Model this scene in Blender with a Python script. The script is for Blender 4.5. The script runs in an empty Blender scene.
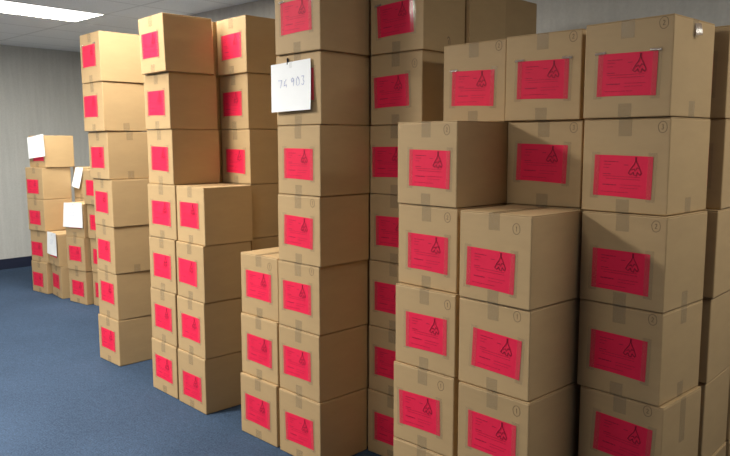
import bpy, bmesh, math, random
from mathutils import Vector, Matrix

# ------------------------------------------------------------------ measured layout
S = 0.327            # one carton height in metres; the lengths below are in carton heights
CAM = (704.32, 6.9233, -0.1607, -42.2986, 4.7531)  # focal px, pitch, roll, yaw (deg), eye height in carton heights
CW, CD = 0.9611, 0.9695
BOXES = [
    ('T1', 0, -13.7153, 7.2725, -2.49, (-0.503, 0.508, 0.4), None),
    ('T1', 1, -13.7208, 7.2858, -3.96, (-0.479, 0.548, -0.2), None),
    ('T1', 2, -13.7169, 7.266, -5.45, (-0.538, 0.468, 0.6), None),
    ('T1', 3, -13.6946, 7.2547, -5.12, (-0.537, 0.507, 0.8), None),
    ('T1', 4, -13.7234, 7.2252, -4.23, (-0.517, 0.453, 0.2), None),
    ('T1', 5, -13.7037, 7.1574, -3.16, (-0.578, 0.515, -0.3), None),
    ('T1', 6, -13.6858, 7.1272, -4.04, (-0.526, 0.539, -0.8), None),
    ('T2a', 0, -11.1134, 7.0072, -4.05, (-0.488, 0.483, 0.1), None),
    ('T2a', 1, -11.1084, 7.0249, -4.05, (-0.473, 0.479, 0.2), None),
    ('T2a', 2, -11.0645, 7.0255, -3.32, (-0.481, 0.471, 0.5), None),
    ('T2a', 3, -11.011, 7.0387, -1.36, (-0.495, 0.467, 0.3), None),
    ('T2a', 4, -11.0506, 7.0413, -4.58, (-0.48, 0.467, 1.0), None),
    ('T2a', 5, -11.0493, 7.0149, -4.64, (-0.493, 0.472, 0.1), None),
    ('T2a', 6, -10.9693, 6.9128, -5.36, (-0.528, 0.487, -0.2), None),
    ('T2b', 0, -10.08, 6.9199, -4.3, (-0.462, 0.41, -0.1), None),
    ('T2b', 1, -10.0756, 6.9325, -4.84, (-0.477, 0.479, -0.3), None),
    ('T2b', 2, -10.0436, 6.9318, -4.98, (-0.558, 0.482, 0.6), None),
    ('T2b', 3, -10.0225, 6.9634, -4.89, (-0.516, 0.5, -0.6), None),
    ('T3', 0, -10.1771, 8.086, -4.85, None, None),
    ('T3', 1, -10.1771, 8.086, -4.85, None, None),
    ('T3', 2, -10.1771, 8.086, -4.85, None, None),
    ('T3', 3, -10.1771, 8.086, -4.85, None, None),
    ('T3', 4, -10.1776, 8.0924, -5.23, (-0.483, 0.412, 0.7), None),
    ('T3', 5, -10.2023, 8.0945, -5.75, (-0.531, 0.466, -0.2), None),
    ('T3', 6, -10.1485, 8.0386, -4.28, (-0.478, 0.494, -0.9), None),
    ('T4a', 0, -8.1241, 6.871, -2.75, (-0.501, 0.463, 0.0), None),
    ('T4a', 1, -8.1277, 6.9125, -2.83, (-0.468, 0.465, 0.5), None),
    ('T4a', 2, -8.131, 6.9506, -2.25, (-0.495, 0.504, 0.3), (-0.202, 0.846, '1')),
    ('T4b', 0, -7.0868, 6.8117, -2.82, (-0.478, 0.458, -1.9), None),
    ('T4b', 1, -7.1018, 6.8216, -3.94, (-0.521, 0.481, -0.6), None),
    ('T4b', 2, -7.0943, 6.8312, -3.49, (-0.513, 0.488, -0.6), (-0.168, 0.948, '1')),
    ('T4b', 3, -7.0588, 6.8221, -3.23, (-0.481, 0.472, 1.5), (-0.159, 0.904, '1')),
    ('T4b', 4, -7.0504, 6.8307, -3.48, (-0.481, 0.45, 0.4), None),
    ('T4b', 5, -7.0336, 6.8424, -1.68, (-0.47, 0.56, 0), None),
    ('T4b', 6, -6.99, 6.7982, -1.62, (-0.498, 0.495, -0.8), None),
    ('T5', 0, -6.0484, 7.7392, -0.67, (-0.49, 0.45, 0), None),
    ('T5', 1, -6.0392, 7.75, -0.88, (-0.506, 0.475, 0), None),
    ('T5', 2, -6.0315, 7.7567, -1.02, (-0.521, 0.468, 0), None),
    ('T5', 3, -6.03, 7.7685, -1.25, (-0.508, 0.459, 0), None),
    ('T5', 4, -6.023, 7.7693, -1.27, (-0.587, 0.47, 0), None),
    ('T5', 5, -5.9882, 7.7466, -1.33, (-0.562, 0.47, -2.3), (-0.136, 0.832, '2')),
    ('T5', 6, -5.9511, 7.7209, -0.49, (-0.502, 0.454, -3.0), None),
    ('F1', 0, -4.616, 6.599, -3.21, None, None),
    ('F1', 1, -4.6111, 6.612, -2.4, (-0.529, 0.444, -1.5), (-0.195, 0.861, '1')),
    ('F1', 2, -4.6038, 6.6145, -3.69, (-0.451, 0.459, -0.1), (-0.119, 0.862, '1')),
    ('F1', 3, -4.6254, 6.6594, -5.64, (-0.462, 0.429, 0.4), (-0.15, 0.883, '2')),
    ('F1', 4, -4.6281, 6.6387, -5.85, (-0.428, 0.442, 0.9), (-0.156, 0.895, '2')),
    ('F2', 0, -3.558, 6.4863, -4.21, None, None),
    ('F2', 1, -3.5539, 6.4864, -4.24, (-0.481, 0.487, 0.4), (-0.157, 0.873, '1')),
    ('F2', 2, -3.5733, 6.5008, -4.82, (-0.434, 0.445, 3.0), (-0.166, 0.906, '1')),
    ('F2', 3, -3.5675, 6.4685, -5.75, (-0.526, 0.369, 1.5), (-0.19, 0.848, '1')),
    ('B1', 0, -4.5938, 7.6079, -2.16, None, None),
    ('B1', 1, -4.5938, 7.6077, -2.16, None, None),
    ('B1', 2, -4.5929, 7.6316, -2.16, None, None),
    ('B1', 3, -4.59, 7.707, -2.16, None, None),
    ('B1', 4, -4.5907, 7.6907, -2.16, None, None),
    ('B1', 5, -4.5945, 7.5964, -2.52, (-0.492, 0.428, 1.2), (-0.107, 0.944, '2')),
    ('B2', 0, -3.5929, 7.547, 0.0, None, None),
    ('B2', 1, -3.5929, 7.547, 0.0, None, None),
    ('B2', 2, -3.5771, 7.5697, 0.0, None, None),
    ('B2', 3, -3.5656, 7.5515, 0.0, None, None),
    ('B2', 4, -3.5647, 7.5556, 0.0, (-0.502, 0.506, 1.6), (-0.107, 0.915, '3')),
    ('B2', 5, -3.5837, 7.5119, -0.0, (-0.474, 0.467, 0.8), (-0.106, 0.929, '2')),
    ('B3', 0, -2.4646, 7.2988, -4.83, None, None),
    ('B3', 1, -2.4479, 7.2975, -4.86, (-0.439, 0.522, 3.0), (-0.168, 0.923, '2')),
    ('B3', 2, -2.493, 7.285, -5.58, (-0.48, 0.46, 1.3), (-0.109, 0.916, '2')),
    ('B3', 3, -2.4903, 7.2673, -5.62, (-0.489, 0.38, 0.5), (-0.116, 0.894, '2')),
    ('B3', 4, -2.5146, 7.3037, -5.12, (-0.493, 0.388, 1.2), (-0.083, 0.9, '3')),
    ('B3', 5, -2.5151, 7.2636, -5.39, (-0.476, 0.442, 1.1), (-0.104, 0.921, '2')),
    ('B4', 0, -2.3432, 8.3627, -0.02, None, None),
    ('B4', 1, -2.3526, 8.3659, -0.02, None, None),
    ('B4', 2, -2.3414, 8.36, -0.01, None, None),
    ('B4', 3, -2.3184, 8.341, -0.01, None, None),
    ('B4', 4, -2.3112, 8.4067, -0.01, None, None),
    ('B4', 5, -2.317, 8.3977, -0.01, None, None),
    ('A1', 0, -22.1952, 9.4427, 3.62, (-0.57, 0.418, 0), None),
    ('A1', 1, -22.1507, 9.4905, 6.21, (-0.602, 0.406, 0), None),
    ('A1', 2, -22.1519, 9.4518, 6.18, (-0.545, 0.421, 0), None),
    ('A1', 3, -22.1547, 9.464, 7.17, (-0.572, 0.401, 0), None),
    ('A1', 4, -22.1415, 9.5779, 4.88, None, None),
    ('A2', 0, -21.1617, 9.4359, -8.09, (-0.542, 0.489, 0), None),
    ('A2', 1, -21.189, 9.4008, -6.97, None, None),
    ('A3', 0, -19.796, 9.5529, 3.86, (-0.46, 0.456, 0.6), None),
    ('A3', 1, -19.7668, 9.5368, 5.13, (-0.499, 0.506, -0.1), None),
    ('A3', 2, -19.7745, 9.5702, 6.92, None, None),
    ('A4', 0, -18.7468, 9.7107, -0.3, None, None),
    ('A4', 1, -18.7462, 9.6977, -0.04, None, None),
    ('A4', 2, -18.7733, 9.6696, 0.54, None, None),
    ('A4', 3, -18.8122, 9.6299, 1.28, None, None),
    ('C1', 0, -5.9023, 8.7373, 0.0, None, None),
    ('C1', 1, -5.9017, 8.7519, 0.0, None, None),
    ('C1', 2, -5.9013, 8.7602, 0.0, None, None),
    ('C1', 3, -5.9003, 8.7764, 0.0, None, None),
    ('C1', 4, -5.9002, 8.7777, 0.0, None, None),
    ('C1', 5, -5.9011, 8.756, 0.0, None, None),
    ('C1', 6, -5.8836, 8.7237, 0.0, None, None),
    ('C2', 0, -5.9497, 9.7288, -1.96, None, None),
    ('C2', 1, -5.9497, 9.7434, -1.96, None, None),
    ('C2', 2, -5.9497, 9.7517, -1.96, None, None),
    ('C2', 3, -5.9497, 9.768, -1.96, None, None),
    ('C2', 4, -5.9497, 9.7692, -1.96, None, None),
    ('C2', 5, -5.9497, 9.7475, -1.96, None, None),
    ('C2', 6, -5.9394, 9.7152, -2.29, None, None),
    ('B5', 0, -2.3132, 9.3727, -0.02, None, None),
    ('B5', 1, -2.3232, 9.3686, -0.02, None, None),
    ('B5', 2, -2.3129, 9.3544, -0.01, None, None),
    ('B5', 3, -2.2889, 9.3453, -0.01, None, None),
    ('B5', 4, -2.2812, 9.4167, -0.01, None, None),
    ('B5', 5, -2.287, 9.4077, -0.01, None, None),
    ('A5', 0, -21.42, 10.56, 0.0, None, None),
    ('A5', 1, -21.42, 10.56, 0.0, None, None),
    ('A5', 2, -21.42, 10.56, 0.0, None, None),
    ('A5', 3, -21.42, 10.56, 0.0, None, None),
    ('T2c', 0, -11.1882, 8.106, -2.0, None, None),
    ('T4c', 0, -7.0495, 7.8494, 0.0, None, None),
    ('T2c', 1, -11.1882, 8.106, -2.0, None, None),
    ('T4c', 1, -7.0403, 7.8769, 0.0, None, None),
    ('T2c', 2, -11.1882, 8.106, -2.0, None, None),
    ('T4c', 2, -7.0282, 7.8792, 0.0, None, None),
    ('T2c', 3, -11.1882, 8.106, -2.0, None, None),
    ('T4c', 3, -7.0311, 7.8663, 0.0, None, None),
    ('T2c', 4, -11.1887, 8.1124, -2.0, None, None),
    ('T4c', 4, -7.0241, 7.8787, 0.0, None, None),
    ('T2c', 5, -11.2135, 8.1145, -2.0, None, None),
    ('T4c', 5, -6.9874, 7.8612, 0.0, None, None),
    ('T2c', 6, -11.1596, 8.0586, -2.0, None, None),
    ('T4c', 6, -6.951, 7.8162, 0.0, None, None),
]
SHEETS = {
    ('T4b', 5): [(-1.045, 0.876), (-0.171, 0.906), (-0.14, 0.209), (-0.982, 0.19)],
    ('A1', 4): [(-0.968, 0.934), (0.03, 1.047), (0.121, 0.363), (-0.872, 0.265)],
    ('A2', 1): [(-0.854, 1.022), (-0.019, 1.036), (0.02, 0.334), (-0.889, 0.335)],
    ('A3', 2): [(-0.919, 1.005), (-0.0, 1.04), (0.005, 0.304), (-0.988, 0.282)],
    ('A5', 3): [(-0.66, 0.989), (-0.212, 0.989), (-0.434, 0.315), (-0.888, 0.384)],
}
CARD_C = (0.495, 0.338, 0.172, 1)
LABEL_C = (0.86, 0.022, 0.08, 1)
FLOOR_C = (60, 76, 98)
WALL_C = (196, 196, 192)
CEIL_C = (234, 236, 238)
LIGHT_OFF = [(2, 0), (2, 2), (2, 3), (3, 1), (3, 2), (3, 3)]
LIGHT_GAIN = {(0, 0): 1.9, (0, 1): .35, (0, 2): 1.15, (0, 3): 1.1, (1, 0): .8, (1, 1): 3.6, (1, 2): .3, (1, 3): .7, (2, 1): .36, (3, 0): .72}
LIGHT_DX = {(1, 0): .5}
LIGHT_DY = {(1, 0): -.45}     # this fixture sits half a tile nearer
SEEN = {('T3', 1)}
NOLABEL = {('A5', 3)}
EXPOSURE = 0.1

W, D, H = CW*S, CD*S, S
scene = bpy.context.scene
col = scene.collection

# ------------------------------------------------------------------ camera
fpx, pitch, roll, yaw, eye = CAM
pitch, roll, yaw = map(math.radians, (pitch, roll, yaw))
fw = Vector((math.sin(yaw)*math.cos(pitch), math.cos(yaw)*math.cos(pitch), -math.sin(pitch)))
r0 = Vector((math.cos(yaw), -math.sin(yaw), 0)); u0 = r0.cross(fw)
rt = r0*math.cos(roll) + u0*math.sin(roll); up = -r0*math.sin(roll) + u0*math.cos(roll)
cam_data = bpy.data.cameras.new('camera'); cam = bpy.data.objects.new('camera', cam_data); col.objects.link(cam)
M = Matrix((rt, up, -fw)).transposed().to_4x4(); M.translation = Vector((0, 0, eye*S))
cam.matrix_world = M
cam_data.sensor_width = 36; cam_data.lens = fpx/730*36; cam_data.clip_start = 0.05; cam_data.clip_end = 60
scene.camera = cam

# ------------------------------------------------------------------ world and exposure
world = bpy.data.worlds.new('world'); scene.world = world; world.use_nodes = True
world.node_tree.nodes['Background'].inputs[0].default_value = (0.8, 0.85, 1, 1)
world.node_tree.nodes['Background'].inputs[1].default_value = 0.0
vs = scene.view_settings
vs.view_transform = 'Standard'; vs.look = 'None'; vs.gamma = 1; vs.use_curve_mapping = False
vs.exposure = EXPOSURE
LIGHT_W = 42.0          # watts of each ceiling fixture
LIGHT_COL = (1.0, 0.965, 0.87)

# ------------------------------------------------------------------ materials
def srgb(r, g, b):
    f = lambda c: c/255/12.92 if c/255 <= .04045 else ((c/255+.055)/1.055)**2.4
    return (f(r), f(g), f(b), 1)

def mat(name, color, rough=0.6, spec=0.5, noise=None, bump=None, alpha=1.0, var=0.0, stretch=(1, 1, 1)):
    m = bpy.data.materials.new(name); m.use_nodes = True
    nt = m.node_tree; N = nt.nodes; Lk = nt.links; b = N['Principled BSDF']
    b.inputs['Base Color'].default_value = color
    b.inputs['Roughness'].default_value = rough
    b.inputs['Specular IOR Level'].default_value = spec
    b.inputs['Alpha'].default_value = alpha
    tc = N.new('ShaderNodeTexCoord'); mp = N.new('ShaderNodeMapping'); mp.inputs['Scale'].default_value = stretch
    Lk.new(tc.outputs['Object'], mp.inputs['Vector'])
    out = None
    if noise:
        sc, amt = noise
        n = N.new('ShaderNodeTexNoise'); n.inputs['Scale'].default_value = sc; n.inputs['Detail'].default_value = 4
        Lk.new(mp.outputs[0], n.inputs['Vector'])
        mr = N.new('ShaderNodeMapRange'); mr.inputs[1].default_value = .25; mr.inputs[2].default_value = .75
        mr.inputs[3].default_value = 1-amt; mr.inputs[4].default_value = 1+amt
        Lk.new(n.outputs['Fac'], mr.inputs[0]); out = mr.outputs[0]
    if var:
        oi = N.new('ShaderNodeObjectInfo'); mr = N.new('ShaderNodeMapRange')
        mr.inputs[3].default_value = 1-var; mr.inputs[4].default_value = 1+var
        Lk.new(oi.outputs['Random'], mr.inputs[0])
        if out is not None:
            mu = N.new('ShaderNodeMath'); mu.operation = 'MULTIPLY'
            Lk.new(out, mu.inputs[0]); Lk.new(mr.outputs[0], mu.inputs[1]); out = mu.outputs[0]
        else: out = mr.outputs[0]
    if out is not None:
        vm = N.new('ShaderNodeVectorMath'); vm.operation = 'SCALE'; vm.inputs[0].default_value = color[:3]
        Lk.new(out, vm.inputs['Scale']); Lk.new(vm.outputs[0], b.inputs['Base Color'])
    if bump:
        sc, dist = bump
        n = N.new('ShaderNodeTexNoise'); n.inputs['Scale'].default_value = sc; n.inputs['Detail'].default_value = 3
        Lk.new(mp.outputs[0], n.inputs['Vector'])
        bp = N.new('ShaderNodeBump'); bp.inputs['Distance'].default_value = dist; bp.inputs['Strength'].default_value = 1
        Lk.new(n.outputs['Fac'], bp.inputs['Height']); Lk.new(bp.outputs[0], b.inputs['Normal'])
    return m

M_CARD = mat('corrugated_cardboard', CARD_C, 0.62, 0.3, (9, .04), (5, .0012), var=.05, stretch=(1, 1, 3))
M_LABEL = mat('pink_label_paper', LABEL_C, 0.6, 0.2, (14, .05), (18, .002), var=.06)
M_INK = mat('printed_ink', srgb(178, 22, 62), 0.6, .3)
M_PEN = mat('black_marker', srgb(120, 12, 42), 0.6, .3)
M_PENCARD = mat('grey_pencil', srgb(105, 88, 66), 0.6, .3)
M_TAPE = mat('clear_packing_tape', srgb(150, 140, 118), 0.12, .5, alpha=.11)
M_FILM = mat('clear_label_film', srgb(165, 148, 122), 0.10, .5, alpha=.08)
M_GLINT = mat('glint_tape', srgb(185, 165, 150), 0.12, 1.0, alpha=.5)  # extra glossy, for the added tabs that make the glints
M_PAPER = mat('white_paper', srgb(246, 248, 250), 0.7, .3, (5, .02))
M_BLUE = mat('blue_pen', srgb(140, 150, 200), 0.6, .3)
M_PIN = mat('dark_pin', srgb(40, 40, 60), 0.4, .5)
M_FLOOR = mat('blue_carpet', srgb(*FLOOR_C), 0.95, .1, None, None)
M_WALL = mat('grey_wall_vinyl', srgb(*WALL_C), 0.8, .2, None, None)
M_CEIL = mat('ceiling_tile', srgb(*CEIL_C), 0.9, .1, None, None)
M_BASE = mat('navy_baseboard', srgb(34, 40, 62), 0.5, .4, (3, .06))
M_BOUNCE = mat('bounce_cutting_brown', srgb(128, 84, 56), 0.5, .3, (3, .12), stretch=(8, 8, .6))  # invented brown for unseen walls, to cut and warm the bounced light
M_METAL = mat('white_enamel', srgb(215, 215, 208), 0.45, .4)

def node_mix_setup(m):
    nt = m.node_tree
    return nt, nt.nodes, nt.links, nt.nodes['Principled BSDF'], nt.nodes['Texture Coordinate']

def N_(N, typ, **k):
    n = N.new(typ)
    for a, v in k.items(): setattr(n, a, v)
    return n

# carpet: mottled loop pile with fine speckle and a few worn, darker patches
nt, N, Lk, b, tc = node_mix_setup(M_FLOOR)
c = Vector(srgb(*FLOOR_C)[:3])
def noise(scale, detail, lo, hi, a, bb):
    n = N.new('ShaderNodeTexNoise'); n.inputs['Scale'].default_value = scale; n.inputs['Detail'].default_value = detail
    Lk.new(tc.outputs['Object'], n.inputs['Vector'])
    mr = N.new('ShaderNodeMapRange'); mr.inputs[1].default_value = lo; mr.inputs[2].default_value = hi
    mr.inputs[3].default_value = a; mr.inputs[4].default_value = bb
    Lk.new(n.outputs['Fac'], mr.inputs[0]); return n, mr.outputs[0]
_, s1 = noise(110, 2, .3, .7, .72, 1.28)
_, s2 = noise(1.3, 3, .35, .65, .90, 1.10)
_, s3 = noise(28, 3, .3, .7, .90, 1.10)
m1 = N_(N, 'ShaderNodeMath', operation='MULTIPLY'); Lk.new(s1, m1.inputs[0]); Lk.new(s2, m1.inputs[1])
m2 = N_(N, 'ShaderNodeMath', operation='MULTIPLY'); Lk.new(m1.outputs[0], m2.inputs[0]); Lk.new(s3, m2.inputs[1])
vm = N_(N, 'ShaderNodeVectorMath', operation='SCALE'); vm.inputs[0].default_value = c
Lk.new(m2.outputs[0], vm.inputs['Scale']); Lk.new(vm.outputs[0], b.inputs['Base Color'])
nb, _ = noise(170, 2, 0, 1, 0, 1)
bp = N.new('ShaderNodeBump'); bp.inputs['Distance'].default_value = .004; bp.inputs['Strength'].default_value = .7
Lk.new(nb.outputs['Fac'], bp.inputs['Height']); Lk.new(bp.outputs[0], b.inputs['Normal'])

# wall vinyl: faint woven vertical streaks
nt, N, Lk, b, tc = node_mix_setup(M_WALL)
c = Vector(srgb(*WALL_C)[:3])
mp = N.new('ShaderNodeMapping'); mp.inputs['Scale'].default_value = (22, 22, 1.5); Lk.new(tc.outputs['Object'], mp.inputs[0])
n = N.new('ShaderNodeTexNoise'); n.inputs['Scale'].default_value = 1; n.inputs['Detail'].default_value = 4; Lk.new(mp.outputs[0], n.inputs['Vector'])
mr = N.new('ShaderNodeMapRange'); mr.inputs[1].default_value = .3; mr.inputs[2].default_value = .7; mr.inputs[3].default_value = .95; mr.inputs[4].default_value = 1.05
Lk.new(n.outputs['Fac'], mr.inputs[0])
_, s2 = noise(60, 2, .3, .7, .96, 1.04)
m1 = N_(N, 'ShaderNodeMath', operation='MULTIPLY'); Lk.new(mr.outputs[0], m1.inputs[0]); Lk.new(s2, m1.inputs[1])
vm = N_(N, 'ShaderNodeVectorMath', operation='SCALE'); vm.inputs[0].default_value = c
Lk.new(m1.outputs[0], vm.inputs['Scale']); Lk.new(vm.outputs[0], b.inputs['Base Color'])

# ceiling: 2 x 4 ft lay-in tiles, thin grid lines, fissured speckle
FX0, FX1, FY0, FY1 = -21.15*S, -19.29*S, 6.56*S, 10.30*S      # the visible fixture: one tile
TX, TY = (FX1-FX0), (FY1-FY0)
nt, N, Lk, b, tc = node_mix_setup(M_CEIL)
c = Vector(srgb(*CEIL_C)[:3])
sx = N.new('ShaderNodeSeparateXYZ'); Lk.new(tc.outputs['Object'], sx.inputs[0])
def line(out, off, period, wd):
    a = N_(N, 'ShaderNodeMath', operation='SUBTRACT'); Lk.new(out, a.inputs[0]); a.inputs[1].default_value = off
    p = N_(N, 'ShaderNodeMath', operation='PINGPONG'); Lk.new(a.outputs[0], p.inputs[0]); p.inputs[1].default_value = period/2
    l = N_(N, 'ShaderNodeMath', operation='LESS_THAN'); Lk.new(p.outputs[0], l.inputs[0]); l.inputs[1].default_value = wd
    return l.outputs[0]
lx = line(sx.outputs[0], FX0, TX, .012); ly = line(sx.outputs[1], FY0, TY, .012)
mx = N_(N, 'ShaderNodeMath', operation='MAXIMUM'); Lk.new(lx, mx.inputs[0]); Lk.new(ly, mx.inputs[1])
_, sp = noise(90, 3, .3, .7, .93, 1.07)
g = N.new('ShaderNodeMapRange'); g.inputs[3].default_value = 1; g.inputs[4].default_value = .80; Lk.new(mx.outputs[0], g.inputs[0])
m1 = N_(N, 'ShaderNodeMath', operation='MULTIPLY'); Lk.new(g.outputs[0], m1.inputs[0]); Lk.new(sp, m1.inputs[1])
vm = N_(N, 'ShaderNodeVectorMath', operation='SCALE'); vm.inputs[0].default_value = c
Lk.new(m1.outputs[0], vm.inputs['Scale']); Lk.new(vm.outputs[0], b.inputs['Base Color'])

M_DIFF = bpy.data.materials.new('lit_diffuser'); M_DIFF.use_nodes = True
b = M_DIFF.node_tree.nodes['Principled BSDF']
b.inputs['Base Color'].default_value = (.9, .9, .9, 1)
b.inputs['Emission Color'].default_value = (1, .99, .95, 1); b.inputs['Emission Strength'].default_value = 2.5

# ------------------------------------------------------------------ mesh helpers
def mesh(name, bm, m, smooth=False):
    me = bpy.data.meshes.new(name); bm.normal_update(); bm.to_mesh(me); bm.free()
    me.materials.append(m)
    if smooth:
        for p in me.polygons: p.use_smooth = abs(p.normal.y) > .5
    return me

def link(name, me, parent=None, loc=(0, 0, 0), rot=(0, 0, 0)):
    o = bpy.data.objects.new(name, me); col.objects.link(o); o.location = loc; o.rotation_euler = rot
    if parent: o.parent = parent
    return o

def add_box(bm, x0, x1, y0, y1, z0, z1, bev=0, seg=2):
    r = bmesh.ops.create_cube(bm, size=1)
    vs_ = r['verts']
    for v in vs_:
        v.co = Vector((x0 if v.co.x < 0 else x1, y0 if v.co.y < 0 else y1, z0 if v.co.z < 0 else z1))
    if bev:
        es = list({e for v in vs_ for e in v.link_edges})
        bmesh.ops.bevel(bm, geom=es, offset=bev, segments=seg, profile=.5, affect='EDGES')

def sheet(bm, fn, nu, nv, t):
    """thin curved sheet: fn(u,v)->Vector, thickened by t along -y"""
    g = [[bm.verts.new(fn(i/nu, j/nv)) for j in range(nv+1)] for i in range(nu+1)]
    k = [[bm.verts.new(fn(i/nu, j/nv)+Vector((0, t, 0))) for j in range(nv+1)] for i in range(nu+1)]
    for i in range(nu):
        for j in range(nv):
            bm.faces.new((g[i][j], g[i+1][j], g[i+1][j+1], g[i][j+1]))
            bm.faces.new((k[i][j], k[i][j+1], k[i+1][j+1], k[i+1][j]))
    for i in range(nu):
        bm.faces.new((g[i][0], k[i][0], k[i+1][0], g[i+1][0])); bm.faces.new((g[i][nv], g[i+1][nv], k[i+1][nv], k[i][nv]))
    for j in range(nv):
        bm.faces.new((g[0][j], g[0][j+1], k[0][j+1], k[0][j])); bm.faces.new((g[nu][j], k[nu][j], k[nu][j+1], g[nu][j+1]))

def stroke(bm, pts, w, y, t=.0003):
    """pen stroke in the xz plane at depth y (faces -y)"""
    for (a, c_) in zip(pts[:-1], pts[1:]):
        a, c_ = Vector(a), Vector(c_); d = c_-a
        if d.length < 1e-6: continue
        d.normalize(); n = Vector((-d.y, d.x))*w/2; a2 = a-d*w/3; c2 = c_+d*w/3
        q = [a2-n, c2-n, c2+n, a2+n]
        f = [bm.verts.new((p.x, y-t, p.y)) for p in q]; k = [bm.verts.new((p.x, y, p.y)) for p in q]
        bm.faces.new(f); bm.faces.new(k[::-1])
        for i in range(4): bm.faces.new((f[i], k[i], k[(i+1) % 4], f[(i+1) % 4]))

def tag(o, label=None, cat=None, group=None, kind=None):
    if label: o['label'] = label
    if cat: o['category'] = cat
    if group: o['group'] = group
    if kind: o['kind'] = kind
    return o

def struct(name, m, boxes):
    bm = bmesh.new()
    for q in boxes: add_box(bm, *q)
    return tag(link(name, mesh(name, bm, m)), kind='structure')

# ------------------------------------------------------------------ room
XL, XR, YB, YF, ZC = -27.97*S, 4.6, 12.0*S, -6.8, 8.39*S
XC, YR = -18.5*S, 14.5*S          # the far left end of the room is a little deeper
T = .12
tag(struct('floor', M_FLOOR, [(XL-T, XR+T, YF-T, YR+T, -T, 0)]), 'blue grey loop pile office carpet floor')
tag(struct('wall_left', M_WALL, [(XL-T, XL, YF-T, YR+T, 0, ZC)]), 'grey textured vinyl wall at the left end')
tag(struct('wall_back', M_WALL, [(XC, XR, YB, YB+T, 0, ZC)]), 'grey textured vinyl wall behind the stacks')
struct('wall_recess_side', M_WALL, [(XC, XC+T, YB+T, YR, 0, ZC)])
struct('wall_recess_back', M_WALL, [(XL, XC+T, YR, YR+T, 0, ZC)])
struct('wall_right', M_BOUNCE, [(XR, XR+T, YF-T, YB+T, 0, ZC)])  # out of view; brown chosen to lower the fill light
struct('wall_front', M_BOUNCE, [(XL, XR, YF-T, YF, 0, ZC)])
def base(name, along, x0, x1, y0, y1):
    bm = bmesh.new(); add_box(bm, x0, x1, y0, y1, 0, .128, .004)
    return tag(link(name, mesh(name, bm, M_BASE)), kind='structure')
base('baseboard_left', 0, XL, XL+.012, YF, YR)
base('baseboard_back', 1, XC, XR, YB-.012, YB)

# fixture grid (every 8 ft), ceiling built around the openings
xs = [FX0 + i*4*TX for i in range(0, 4)]
ys = [FY0-2*TY*k for k in range(4)]
FIX = [(x+LIGHT_DX.get((round((x-FX0)/TX/4), round((FY0-y)/TY/2)), 0)*TX, y+LIGHT_DY.get((round((x-FX0)/TX/4), round((FY0-y)/TY/2)), 0)*TY) for x in xs for y in ys if x+TX < XR and y > YF and (round((x-FX0)/TX/4), round((FY0-y)/TY/2)) not in LIGHT_OFF]
bmc = bmesh.new()
xb = sorted({XL-T, XR+T} | {v for x, y in FIX for v in (x, x+TX)})
yb = sorted({YF-T, YR+T} | {v for x, y in FIX for v in (y, y+TY)})
for i in range(len(xb)-1):
    for j in range(len(yb)-1):
        cx, cy = (xb[i]+xb[i+1])/2, (yb[j]+yb[j+1])/2
        hole = any(x < cx < x+TX and y < cy < y+TY for x, y in FIX)
        add_box(bmc, xb[i], xb[i+1], yb[j], yb[j+1], ZC+(.07 if hole else 0), ZC+.10)
tag(link('ceiling', mesh('ceiling', bmc, M_CEIL)), 'grey suspended tile ceiling', kind='structure')

def make_fixture(x, y, first):
    root = link('ceiling_light', None, loc=(x+TX/2, y+TY/2, ZC))
    hx, hy = TX/2-.002, TY/2-.002
    bm = bmesh.new(); fr = .014
    for q in ((-hx, hx, -hy, -hy+fr), (-hx, hx, hy-fr, hy), (-hx, -hx+fr, -hy+fr, hy-fr), (hx-fr, hx, -hy+fr, hy-fr)):
        add_box(bm, *q, -.004, .045, .001, 1)
    link('light_frame', mesh('light_frame', bm, M_METAL), root)
    bm = bmesh.new(); add_box(bm, -hx+fr, hx-fr, -hy+fr, hy-fr, .012, .018)
    link('light_diffuser', mesh('light_diffuser', bm, M_DIFF), root)
    ld = bpy.data.lights.new('fluorescent_tube_light', 'AREA'); ld.shape = 'RECTANGLE'
    ld.size = TX-.05; ld.size_y = TY-.05; ld.energy = LIGHT_W*LIGHT_GAIN.get((round((x-FX0)/TX/4), round((FY0-y)/TY/2)), 1); ld.color = LIGHT_COL
    lo = bpy.data.objects.new('fluorescent_tube_light', ld); col.objects.link(lo); lo.parent = root
    lo.location = (0, 0, .009)
    return root
for i, (x, y) in enumerate(FIX):
    f = make_fixture(x, y, i == 0)
    k = (round((x-FX0)/TX/4), round((FY0-y)/TY/2))
    if k == (0, 0): tag(f, 'glowing rectangular fluorescent ceiling light at the upper left', 'ceiling light', 'fluorescent ceiling lights')
    else: tag(f, 'fluorescent ceiling light above the room, beyond the top of the picture', 'ceiling light', 'fluorescent ceiling lights')

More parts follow.
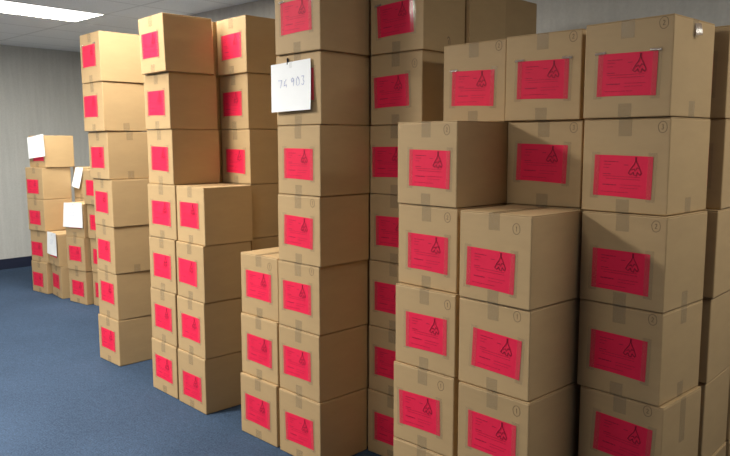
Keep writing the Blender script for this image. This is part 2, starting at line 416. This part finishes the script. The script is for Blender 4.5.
# ------------------------------------------------------------------ one carton and its parts
GAP = .0012; FL = .0038
def carton_body():
    bm = bmesh.new()
    add_box(bm, -W/2, W/2, -D/2, D/2, GAP, H-FL-GAP, .0045, 3)
    return mesh('carton_body', bm, M_CARD)
def carton_flap(side):
    bm = bmesh.new()
    x0, x1 = (-W/2+.001, -.0012) if side < 0 else (.0012, W/2-.001)
    add_box(bm, x0, x1, -D/2+.001, D/2-.001, H-FL-GAP-.0003, H-GAP, .0014, 2)
    return mesh('top_flap', bm, M_CARD)
def tape_mesh(low=False):
    """clear tape along the top seam folded down the front and back faces, or the short piece coming up from the bottom seam"""
    bm = bmesh.new(); w = .024; e = .0005; zt = H-GAP+e*.6; dr = .062
    if low:
        add_box(bm, -w, w, -D/2-e, -D/2-.0001, GAP, .048); return mesh('bottom_tape', bm, M_TAPE)
    # one closed strip: front fold, top run, back fold
    prof = [(-D/2-.0001, H-dr), (-D/2-.0001, zt-.0003), (D/2+.0001, zt-.0003), (D/2+.0001, H-dr), (D/2+e, H-dr), (D/2+e, zt), (-D/2-e, zt), (-D/2-e, H-dr)]
    a_ = [bm.verts.new((-w, *p)) for p in prof]; b_ = [bm.verts.new((w, *p)) for p in prof]
    for i in range(8):
        j = (i+1) % 8; bm.faces.new((a_[i], a_[j], b_[j], b_[i]))
    for q in ((0, 1, 6, 7), (1, 2, 5, 6), (2, 3, 4, 5)):
        bm.faces.new([a_[k] for k in q][::-1]); bm.faces.new([b_[k] for k in q])
    bmesh.ops.recalc_face_normals(bm, faces=bm.faces)
    return mesh('packing_tape', bm, M_TAPE)
def side_tape_mesh(z0, z1):
    bm = bmesh.new(); add_box(bm, W/2+.0001, W/2+.0006, -.022, .022, z0, z1)
    return mesh('side_tape', bm, M_TAPE)
LW, LH = .652*S, .44*S
def label_mesh(seed):
    rnd = random.Random(seed); a = rnd.uniform(-1, 1); c_ = rnd.uniform(-1, 1)
    def f(u, v):
        x = (u-.5)*LW; z = (v-.5)*LH
        wob = .0011*(1+math.sin(u*5+a*3)*math.cos(v*4+c_*2))
        zz = z + .002*math.sin(u*3.1+c_)*(1 if v < .5 else .3)
        return Vector((x, -.0009-wob*.35, zz))
    bm = bmesh.new(); sheet(bm, f, 14, 9, .0004)
    return mesh('shipping_label', bm, M_LABEL)
YT = -.0022
def text_mesh():
    bm = bmesh.new(); rnd = random.Random(5)
    def words(x0, x1, z, h):
        x = x0
        while x < x1-.004:
            l = min(rnd.uniform(.006, .016), x1-x)
            stroke(bm, [(x+h/3, z), (x+l-h/3, z)], h, YT); x += l+.0025
    X = lambda u: (u-.5)*LW; Z = lambda v: (.5-v)*LH
    for v, a, b_, h in ((.15, .17, .42, .0022), (.22, .17, .30, .0016), (.30, .17, .28, .0016), (.22, .52, .60, .0020),
                        (.45, .17, .30, .0022), (.50, .17, .80, .0013), (.56, .22, .80, .0013),
                        (.71, .17, .40, .0034), (.70, .48, .82, .0012), (.77, .48, .80, .0012), (.88, .14, .62, .0014)):
        words(X(a), X(b_), Z(v), h)
    return mesh('printed_text', bm, M_INK)
def triangle_mesh():
    bm = bmesh.new()
    X = lambda u: (u-.5)*LW; Z = lambda v: (.5-v)*LH
    P_ = lambda L_: [(X(u), Z(v)) for u, v in L_]
    stroke(bm, P_([(.710, .03), (.715, .12), (.695, .20), (.640, .31), (.605, .41), (.645, .45), (.685, .38), (.70, .45),
                   (.74, .47), (.755, .38), (.80, .45), (.82, .40), (.785, .28), (.745, .18), (.722, .10), (.728, .03)]), .0019, YT-.0003)
    stroke(bm, P_([(.655, .33), (.70, .30), (.715, .36)]), .0016, YT-.0003)
    stroke(bm, P_([(.775, .30), (.745, .27), (.73, .33)]), .0016, YT-.0003)
    return mesh('drawn_triangle', bm, M_PEN)
def film_mesh(s):
    bm = bmesh.new(); y = -.0029
    if s > 0: add_box(bm, LW/2-.017, LW/2+.014, y-.0003, y, -LH/2-.010, LH/2+.012)
    else: add_box(bm, -LW/2-.011, -LW/2+.020, y-.0003, y, -LH/2-.008, LH/2+.010)
    return mesh('label_film', bm, M_FILM)
def glint_tab_mesh(wx, hz, t0, t1):
    """an added bit of tape tilted to mirror the ceiling lights as a glint: faces -y and leans back by t0..t1 degrees, with a closed back"""
    bm = bmesh.new(); n = 6; y = 0.0; prof = [(0.0, hz/2)]
    for i in range(n):
        t = math.radians(t1+(t0-t1)*(i+.5)/n); y -= math.tan(t)*hz/n; prof.append((y-.0, hz/2-hz*(i+1)/n))
    prof = [(a-.0006, b_) for a, b_ in prof] + [(0.0, -hz/2), (0.0, hz/2)]
    A = [bm.verts.new((-wx/2, *p)) for p in prof]; B = [bm.verts.new((wx/2, *p)) for p in prof]
    m = len(prof)
    for i in range(m): bm.faces.new((A[i], A[(i+1) % m], B[(i+1) % m], B[i]))
    bm.faces.new(A[::-1]); bm.faces.new(B)
    bmesh.ops.recalc_face_normals(bm, faces=bm.faces)
    return mesh('glint_tab', bm, M_GLINT)
DIG = {'1': [[(-.2, .5), (.05, .8), (.05, -.8)]],
       '2': [[(-.4, .5), (-.1, .8), (.3, .6), (.3, .2), (-.4, -.7), (.45, -.7)]],
       '3': [[(-.35, .7), (.3, .7), (0, .1), (.35, -.2), (.1, -.75), (-.4, -.6)]],
       '7': [[(-.5, .8), (.5, .8), (-.05, -.8)]],
       '6': [[(.3, .8), (-.2, .4), (-.4, -.3), (-.1, -.8), (.35, -.6), (.3, -.1), (-.3, -.2)]],
       '9': [[(.35, .5), (0, .8), (-.4, .5), (-.2, .1), (.35, .4), (.35, .6), (.2, -.8)]],
       '0': [[(0, .8), (-.4, .3), (-.4, -.4), (0, -.8), (.4, -.4), (.4, .3), (0, .8)]],
       ',': [[(0, -.6), (-.15, -1.1)]]}
def digit_mesh(d):
    bm = bmesh.new(); rx, rz = .0150, .0190
    stroke(bm, [(rx*math.cos(a*math.tau/16+1)*(1+.05*math.sin(a*1.7)), rz*math.sin(a*math.tau/16+1)) for a in range(17)], .0016, -.0001)
    for s in DIG[d]: stroke(bm, [(x*.0085, z*.0100) for x, z in s], .0018, -.0001)
    return mesh('circled_number', bm, M_PENCARD)

CREASE = glint_tab_mesh(.040, .008, 2, 20); GLINT_V = glint_tab_mesh(.022, .040, 8, 22)  # tabs added and tilted so the ceiling lights glint in them
GLINTED = [('B1', 5), ('B2', 5), ('B3', 5), ('T4b', 6), ('T5', 6), ('T1', 6)]
ME = dict(body=carton_body(), fl=carton_flap(-1), fr=carton_flap(1), tape=tape_mesh(), low=tape_mesh(True), text=text_mesh(), tri=triangle_mesh(), film=film_mesh(-1), film2=film_mesh(1))
LAB = [label_mesh(i) for i in range(5)]
NUM = {d: digit_mesh(d) for d in '123'}
SIDE = {'top': side_tape_mesh(H-.06, H-.002), 'bottom': side_tape_mesh(GAP, .055), 'long': side_tape_mesh(H-.165, H-.002)}
SIDES = {('T1', 5): ['bottom'], ('T1', 4): ['top', 'bottom'], ('T1', 1): [], ('T1', 2): ['bottom'], ('B3', 5): ['top', 'bottom'], ('B3', 4): ['bottom'],
         ('B3', 3): ['bottom'], ('B3', 2): ['top', 'bottom'], ('B3', 1): ['long']}

STACK = {
 'T1': 'of the tall leftmost tower with bright right side',
 'T2a': 'of the tall second tower from the left',
 'T2b': 'of the four-high stack against the second tower',
 'T3': 'of the tall tower behind the four-high stack',
 'T4a': 'of the low stack left of the centre tower',
 'T4b': 'of the centre tower with the numbered sheet',
 'T5': 'of the recessed tower right of the centre tower',
 'F1': 'of the front stack\'s left column, right of centre',
 'F2': 'of the front stack\'s lower right column with visible top',
 'B1': 'of the right rear block\'s left column',
 'B2': 'of the right rear block\'s middle column',
 'B3': 'of the right rear block\'s near column with taped side',
 'B4': 'of the column cut by the right picture edge',
 'B5': 'behind the column cut by the right picture edge',
 'A1': 'of the far group\'s leftmost stack by the wall',
 'A2': 'of the far group\'s two-high stack',
 'A3': 'of the far group\'s three-high stack',
 'A4': 'of the far stack half hidden by the leftmost tower',
 'A5': 'of the shaded far column with a curled sheet', 'C1': '', 'C2': '', 'T2c': '', 'T4c': ''}
ORD = ['topmost', 'second from top', 'third from top', 'fourth from top', 'fifth from top', 'sixth from top', 'bottom']
HIDDEN = {(s, r) for s, n in (('C1', 6), ('C2', 6), ('A5', 3), ('T2c', 6), ('T4c', 7), ('B1', 5), ('B2', 4), ('T3', 2)) for r in range(n)} | {('B4', 0), ('B3', 0)}
HIDDEN -= SEEN
count = {}
for s, r, *_ in BOXES: count[s] = max(count.get(s, 0), r+1)
GROUP = 'stacked brown cardboard cartons'

# prototype, then copies
def build_proto():
    root = link('cardboard_carton', None)
    link('carton_body', ME['body'], root); link('top_flap', ME['fl'], root); link('top_flap', ME['fr'], root)
    tag(link('packing_tape', ME['tape'], root), 'clear packing tape')
    tag(link('bottom_tape', ME['low'], root), 'clear packing tape')
    lb = tag(link('shipping_label', LAB[0], root), 'pink-red paper shipping label')
    link('printed_text', ME['text'], lb); tag(link('drawn_triangle', ME['tri'], lb), 'hand-drawn triangle mark')
    link('label_film', ME['film'], lb); link('label_film', ME['film2'], lb)
    return root
proto = build_proto(); first = True
def dup(root):
    r = root.copy(); col.objects.link(r)
    for ch in list(root.children):
        c_ = ch.copy(); col.objects.link(c_); c_.parent = r
        for g_ in list(ch.children):
            d = g_.copy(); col.objects.link(d); d.parent = c_
    return r
placed = {}
todo = []
for i, (s, r, x, y, th, lab, mk) in enumerate(BOXES):
    o = proto if i == 0 else dup(proto)
    placed[(s, r)] = o; todo.append((o, s, r, x, y, th, lab, mk, i))
for o, s, r, x, y, th, lab, mk, i in todo:
    a = math.radians(th); U = Vector((math.cos(a), math.sin(a), 0)); V = Vector((-math.sin(a), math.cos(a), 0))
    o.location = Vector((x*S, y*S, r*S)) - U*W/2 + V*D/2
    o.rotation_euler = (0, 0, a)
    n = count[s]; top = n-1-r
    o['category'] = 'carton'; o['group'] = GROUP
    rk = 'topmost' if top == 0 else ('bottom' if r == 0 else ORD[top])
    if (s, r) in HIDDEN: o['label'] = 'plain cardboard carton hidden inside the packed stacks'
    elif s == 'C1': o['label'] = 'dark brown carton side directly behind the top carton right of the centre tower'
    elif s == 'T2c': o['label'] = 'top carton in the gap behind the second tower, only a bright sliver showing'
    elif s == 'C2': o['label'] = 'farthest dark brown top carton against the grey wall, behind the upper right row'
    elif s == 'A1' and r == 4: o['label'] = 'far left top carton with a white sheet, jutting out over its stack'
    else: o['label'] = '%s pink-labelled carton %s' % (rk, STACK[s])
    lb = [c_ for c_ in o.children if c_.name.startswith('shipping_label')][0]
    lu, lv, lt = lab if lab else (-.485, .48, 0)
    if s == 'A1' and r == 4: lu, lv = -.40, .42
    lb.location = (lu*S+W/2, -D/2, lv*S); lb.rotation_euler = (0, math.radians(lt), 0)
    lb.data = LAB[i % 5]
    if s in ('C1', 'C2') or (s, r) in NOLABEL:
        for g_ in list(lb.children): bpy.data.objects.remove(g_)
        bpy.data.objects.remove(lb)
    if mk and mk[1] < .99:
        link('circled_number', NUM[mk[2]], o, (mk[0]*S+W/2, -D/2, min(mk[1], .92)*S)); 
    for k in SIDES.get((s, r), []): tag(link('side_tape', SIDE[k], o), 'clear tape strip on the side')
for k in GLINTED:
    lb = [c_ for c_ in placed[k].children if c_.name.startswith('shipping_label')][0]
    for sx_ in ((-1,) if k == ('B1', 5) else (-1, 1)):
        tag(link('glint_tab', CREASE, lb, (sx_*(LW/2-.008), -.0031, LH/2+.004), (0, .06*sx_, 0)), 'added tape tab angled to catch a glint')
tag(link('glint_tab', GLINT_V, placed[('B3', 5)], (W/2+.0075, 0, H-.036), (0, 0, math.radians(90-37))), 'added tape tab angled to catch a glint')

# the top carton of the second tower is racked slightly out of square
rk_ = placed[('T2a', 6)]
for c_ in rk_.children:
    c_.data = c_.data.copy(); off = c_.location.z
    for g_ in c_.children:
        g_.data = g_.data.copy()
        for v in g_.data.vertices: v.co.x -= .05*(v.co.z)
    for v in c_.data.vertices: v.co.x -= .05*v.co.z
    c_.location.x -= .05*off

# ------------------------------------------------------------------ white sheets taped to cartons
def onface(key, u, v, off):
    o = placed[key]; return o, Vector((u*S+W/2, -D/2-off, v*S))
def paper(key, label, curl=(.004, .016), text=None, curlx=0.0):
    q = SHEETS[key]; o = placed[key]; R = o.rotation_euler.to_matrix()
    TL, TR, BR, BL = [Vector((p[0]*S+W/2, p[1]*S)) for p in q]
    cx = (TL+TR)/2
    def f(u, v):
        p = (TL*(1-u)+TR*u)*v + (BL*(1-u)+BR*u)*(1-v)
        off = curl[0]+(curl[1]-curl[0])*(1-v)**1.5 + curlx*math.cos(u*3.2)*(.5+.5*v) + .002*math.sin(u*5+v*3)
        return Vector((p.x-cx.x, -D/2-.004-off, p.y))
    org = o.location + R @ Vector((cx.x, 0, 0))
    rootp = link('paper_sheet', None, loc=org, rot=(0, 0, o.rotation_euler.z))
    bm = bmesh.new(); sheet(bm, f, 12, 12, .0004)
    link('sheet', mesh('sheet', bm, M_PAPER), rootp)
    tag(rootp, label, 'paper sheet', 'white paper sheets on the cartons')
    # a tab of tape holds the top edge to the carton
    t = f(.5, .985)
    bm = bmesh.new(); add_box(bm, t.x-.01, t.x+.01, t.y-.0006, -D/2-.0009, min(t.z, H)-.024, min(t.z+.010, H-.002))
    tag(link('tape_tab', mesh('tape_tab', bm, M_TAPE), rootp), 'clear tape tab at the top edge')
    if text:
        bm = bmesh.new(); hgt = .030; n = len(text); x = .17; d = .70/(n-.6)
        for ch in text:
            cw = .4 if ch == ',' else 1
            u0_ = x + d*cw/2; x += d*cw
            c0 = f(u0_, .57 + .08*(u0_-.5))
            for s_ in DIG[ch]:
                pts = [(c0.x + a*.025, c0.z + b_*.027) for a, b_ in s_]
                stroke(bm, pts, .0022, c0.y-.0010)
        link('handwritten_number', mesh('handwritten_number', bm, M_BLUE), rootp)
        bm = bmesh.new(); t = f(.42, 1); add_box(bm, t.x-.0015, t.x+.0015, t.y-.003, -D/2-.0005, t.z-.010, t.z+.020, .0008, 1)
        link('pin', mesh('pin', bm, M_PIN), rootp)
    else:
        bm = bmesh.new(); rnd = random.Random(len(label))
        for k in range(4):
            v = .66-.06*k; c0 = f(.3, v); c1 = f(.7-.1*(k % 2), v+.01)
            stroke(bm, [(c0.x, c0.z), (c1.x, c1.z)], .0012, min(c0.y, c1.y, f(.5, v).y)-.0006)
        link('faint_writing', mesh('faint_writing', bm, M_BLUE), rootp)
    return rootp
def key_top(key): return .9999*H if key != ('x', 0) else H
paper(('T4b', 5), 'white sheet with handwritten number 76903 hanging on the centre tower', (.005, .022), '76,903')
paper(('A1', 4), 'white sheet on the topmost carton of the far left stack', (.008, .018))
paper(('A2', 1), 'narrow-looking white sheet on the two-high stack by the far left wall', (.008, .016))
paper(('A3', 2), 'white sheet on the three-high stack in front of the far group', (.008, .016))
paper(('A5', 3), 'curled white sheet on a shaded far carton beside the leftmost tower', (.010, .03), curlx=.006)

# dark smudge with a short stroke on the side of the upper carton behind the centre tower
bm = bmesh.new()
stroke(bm, [(-.012, .012), (-.004, .02), (.006, .014), (.008, 0), (.008, -.014)], .003, -.0002)
stroke(bm, [(-.004, .004), (-.004, -.012)], .003, -.0002)
mk = link('marker_scribble', mesh('marker_scribble', bm, M_PENCARD), placed[('T5', 6)], (W/2, .03, .16*S), (0, 0, math.pi/2))
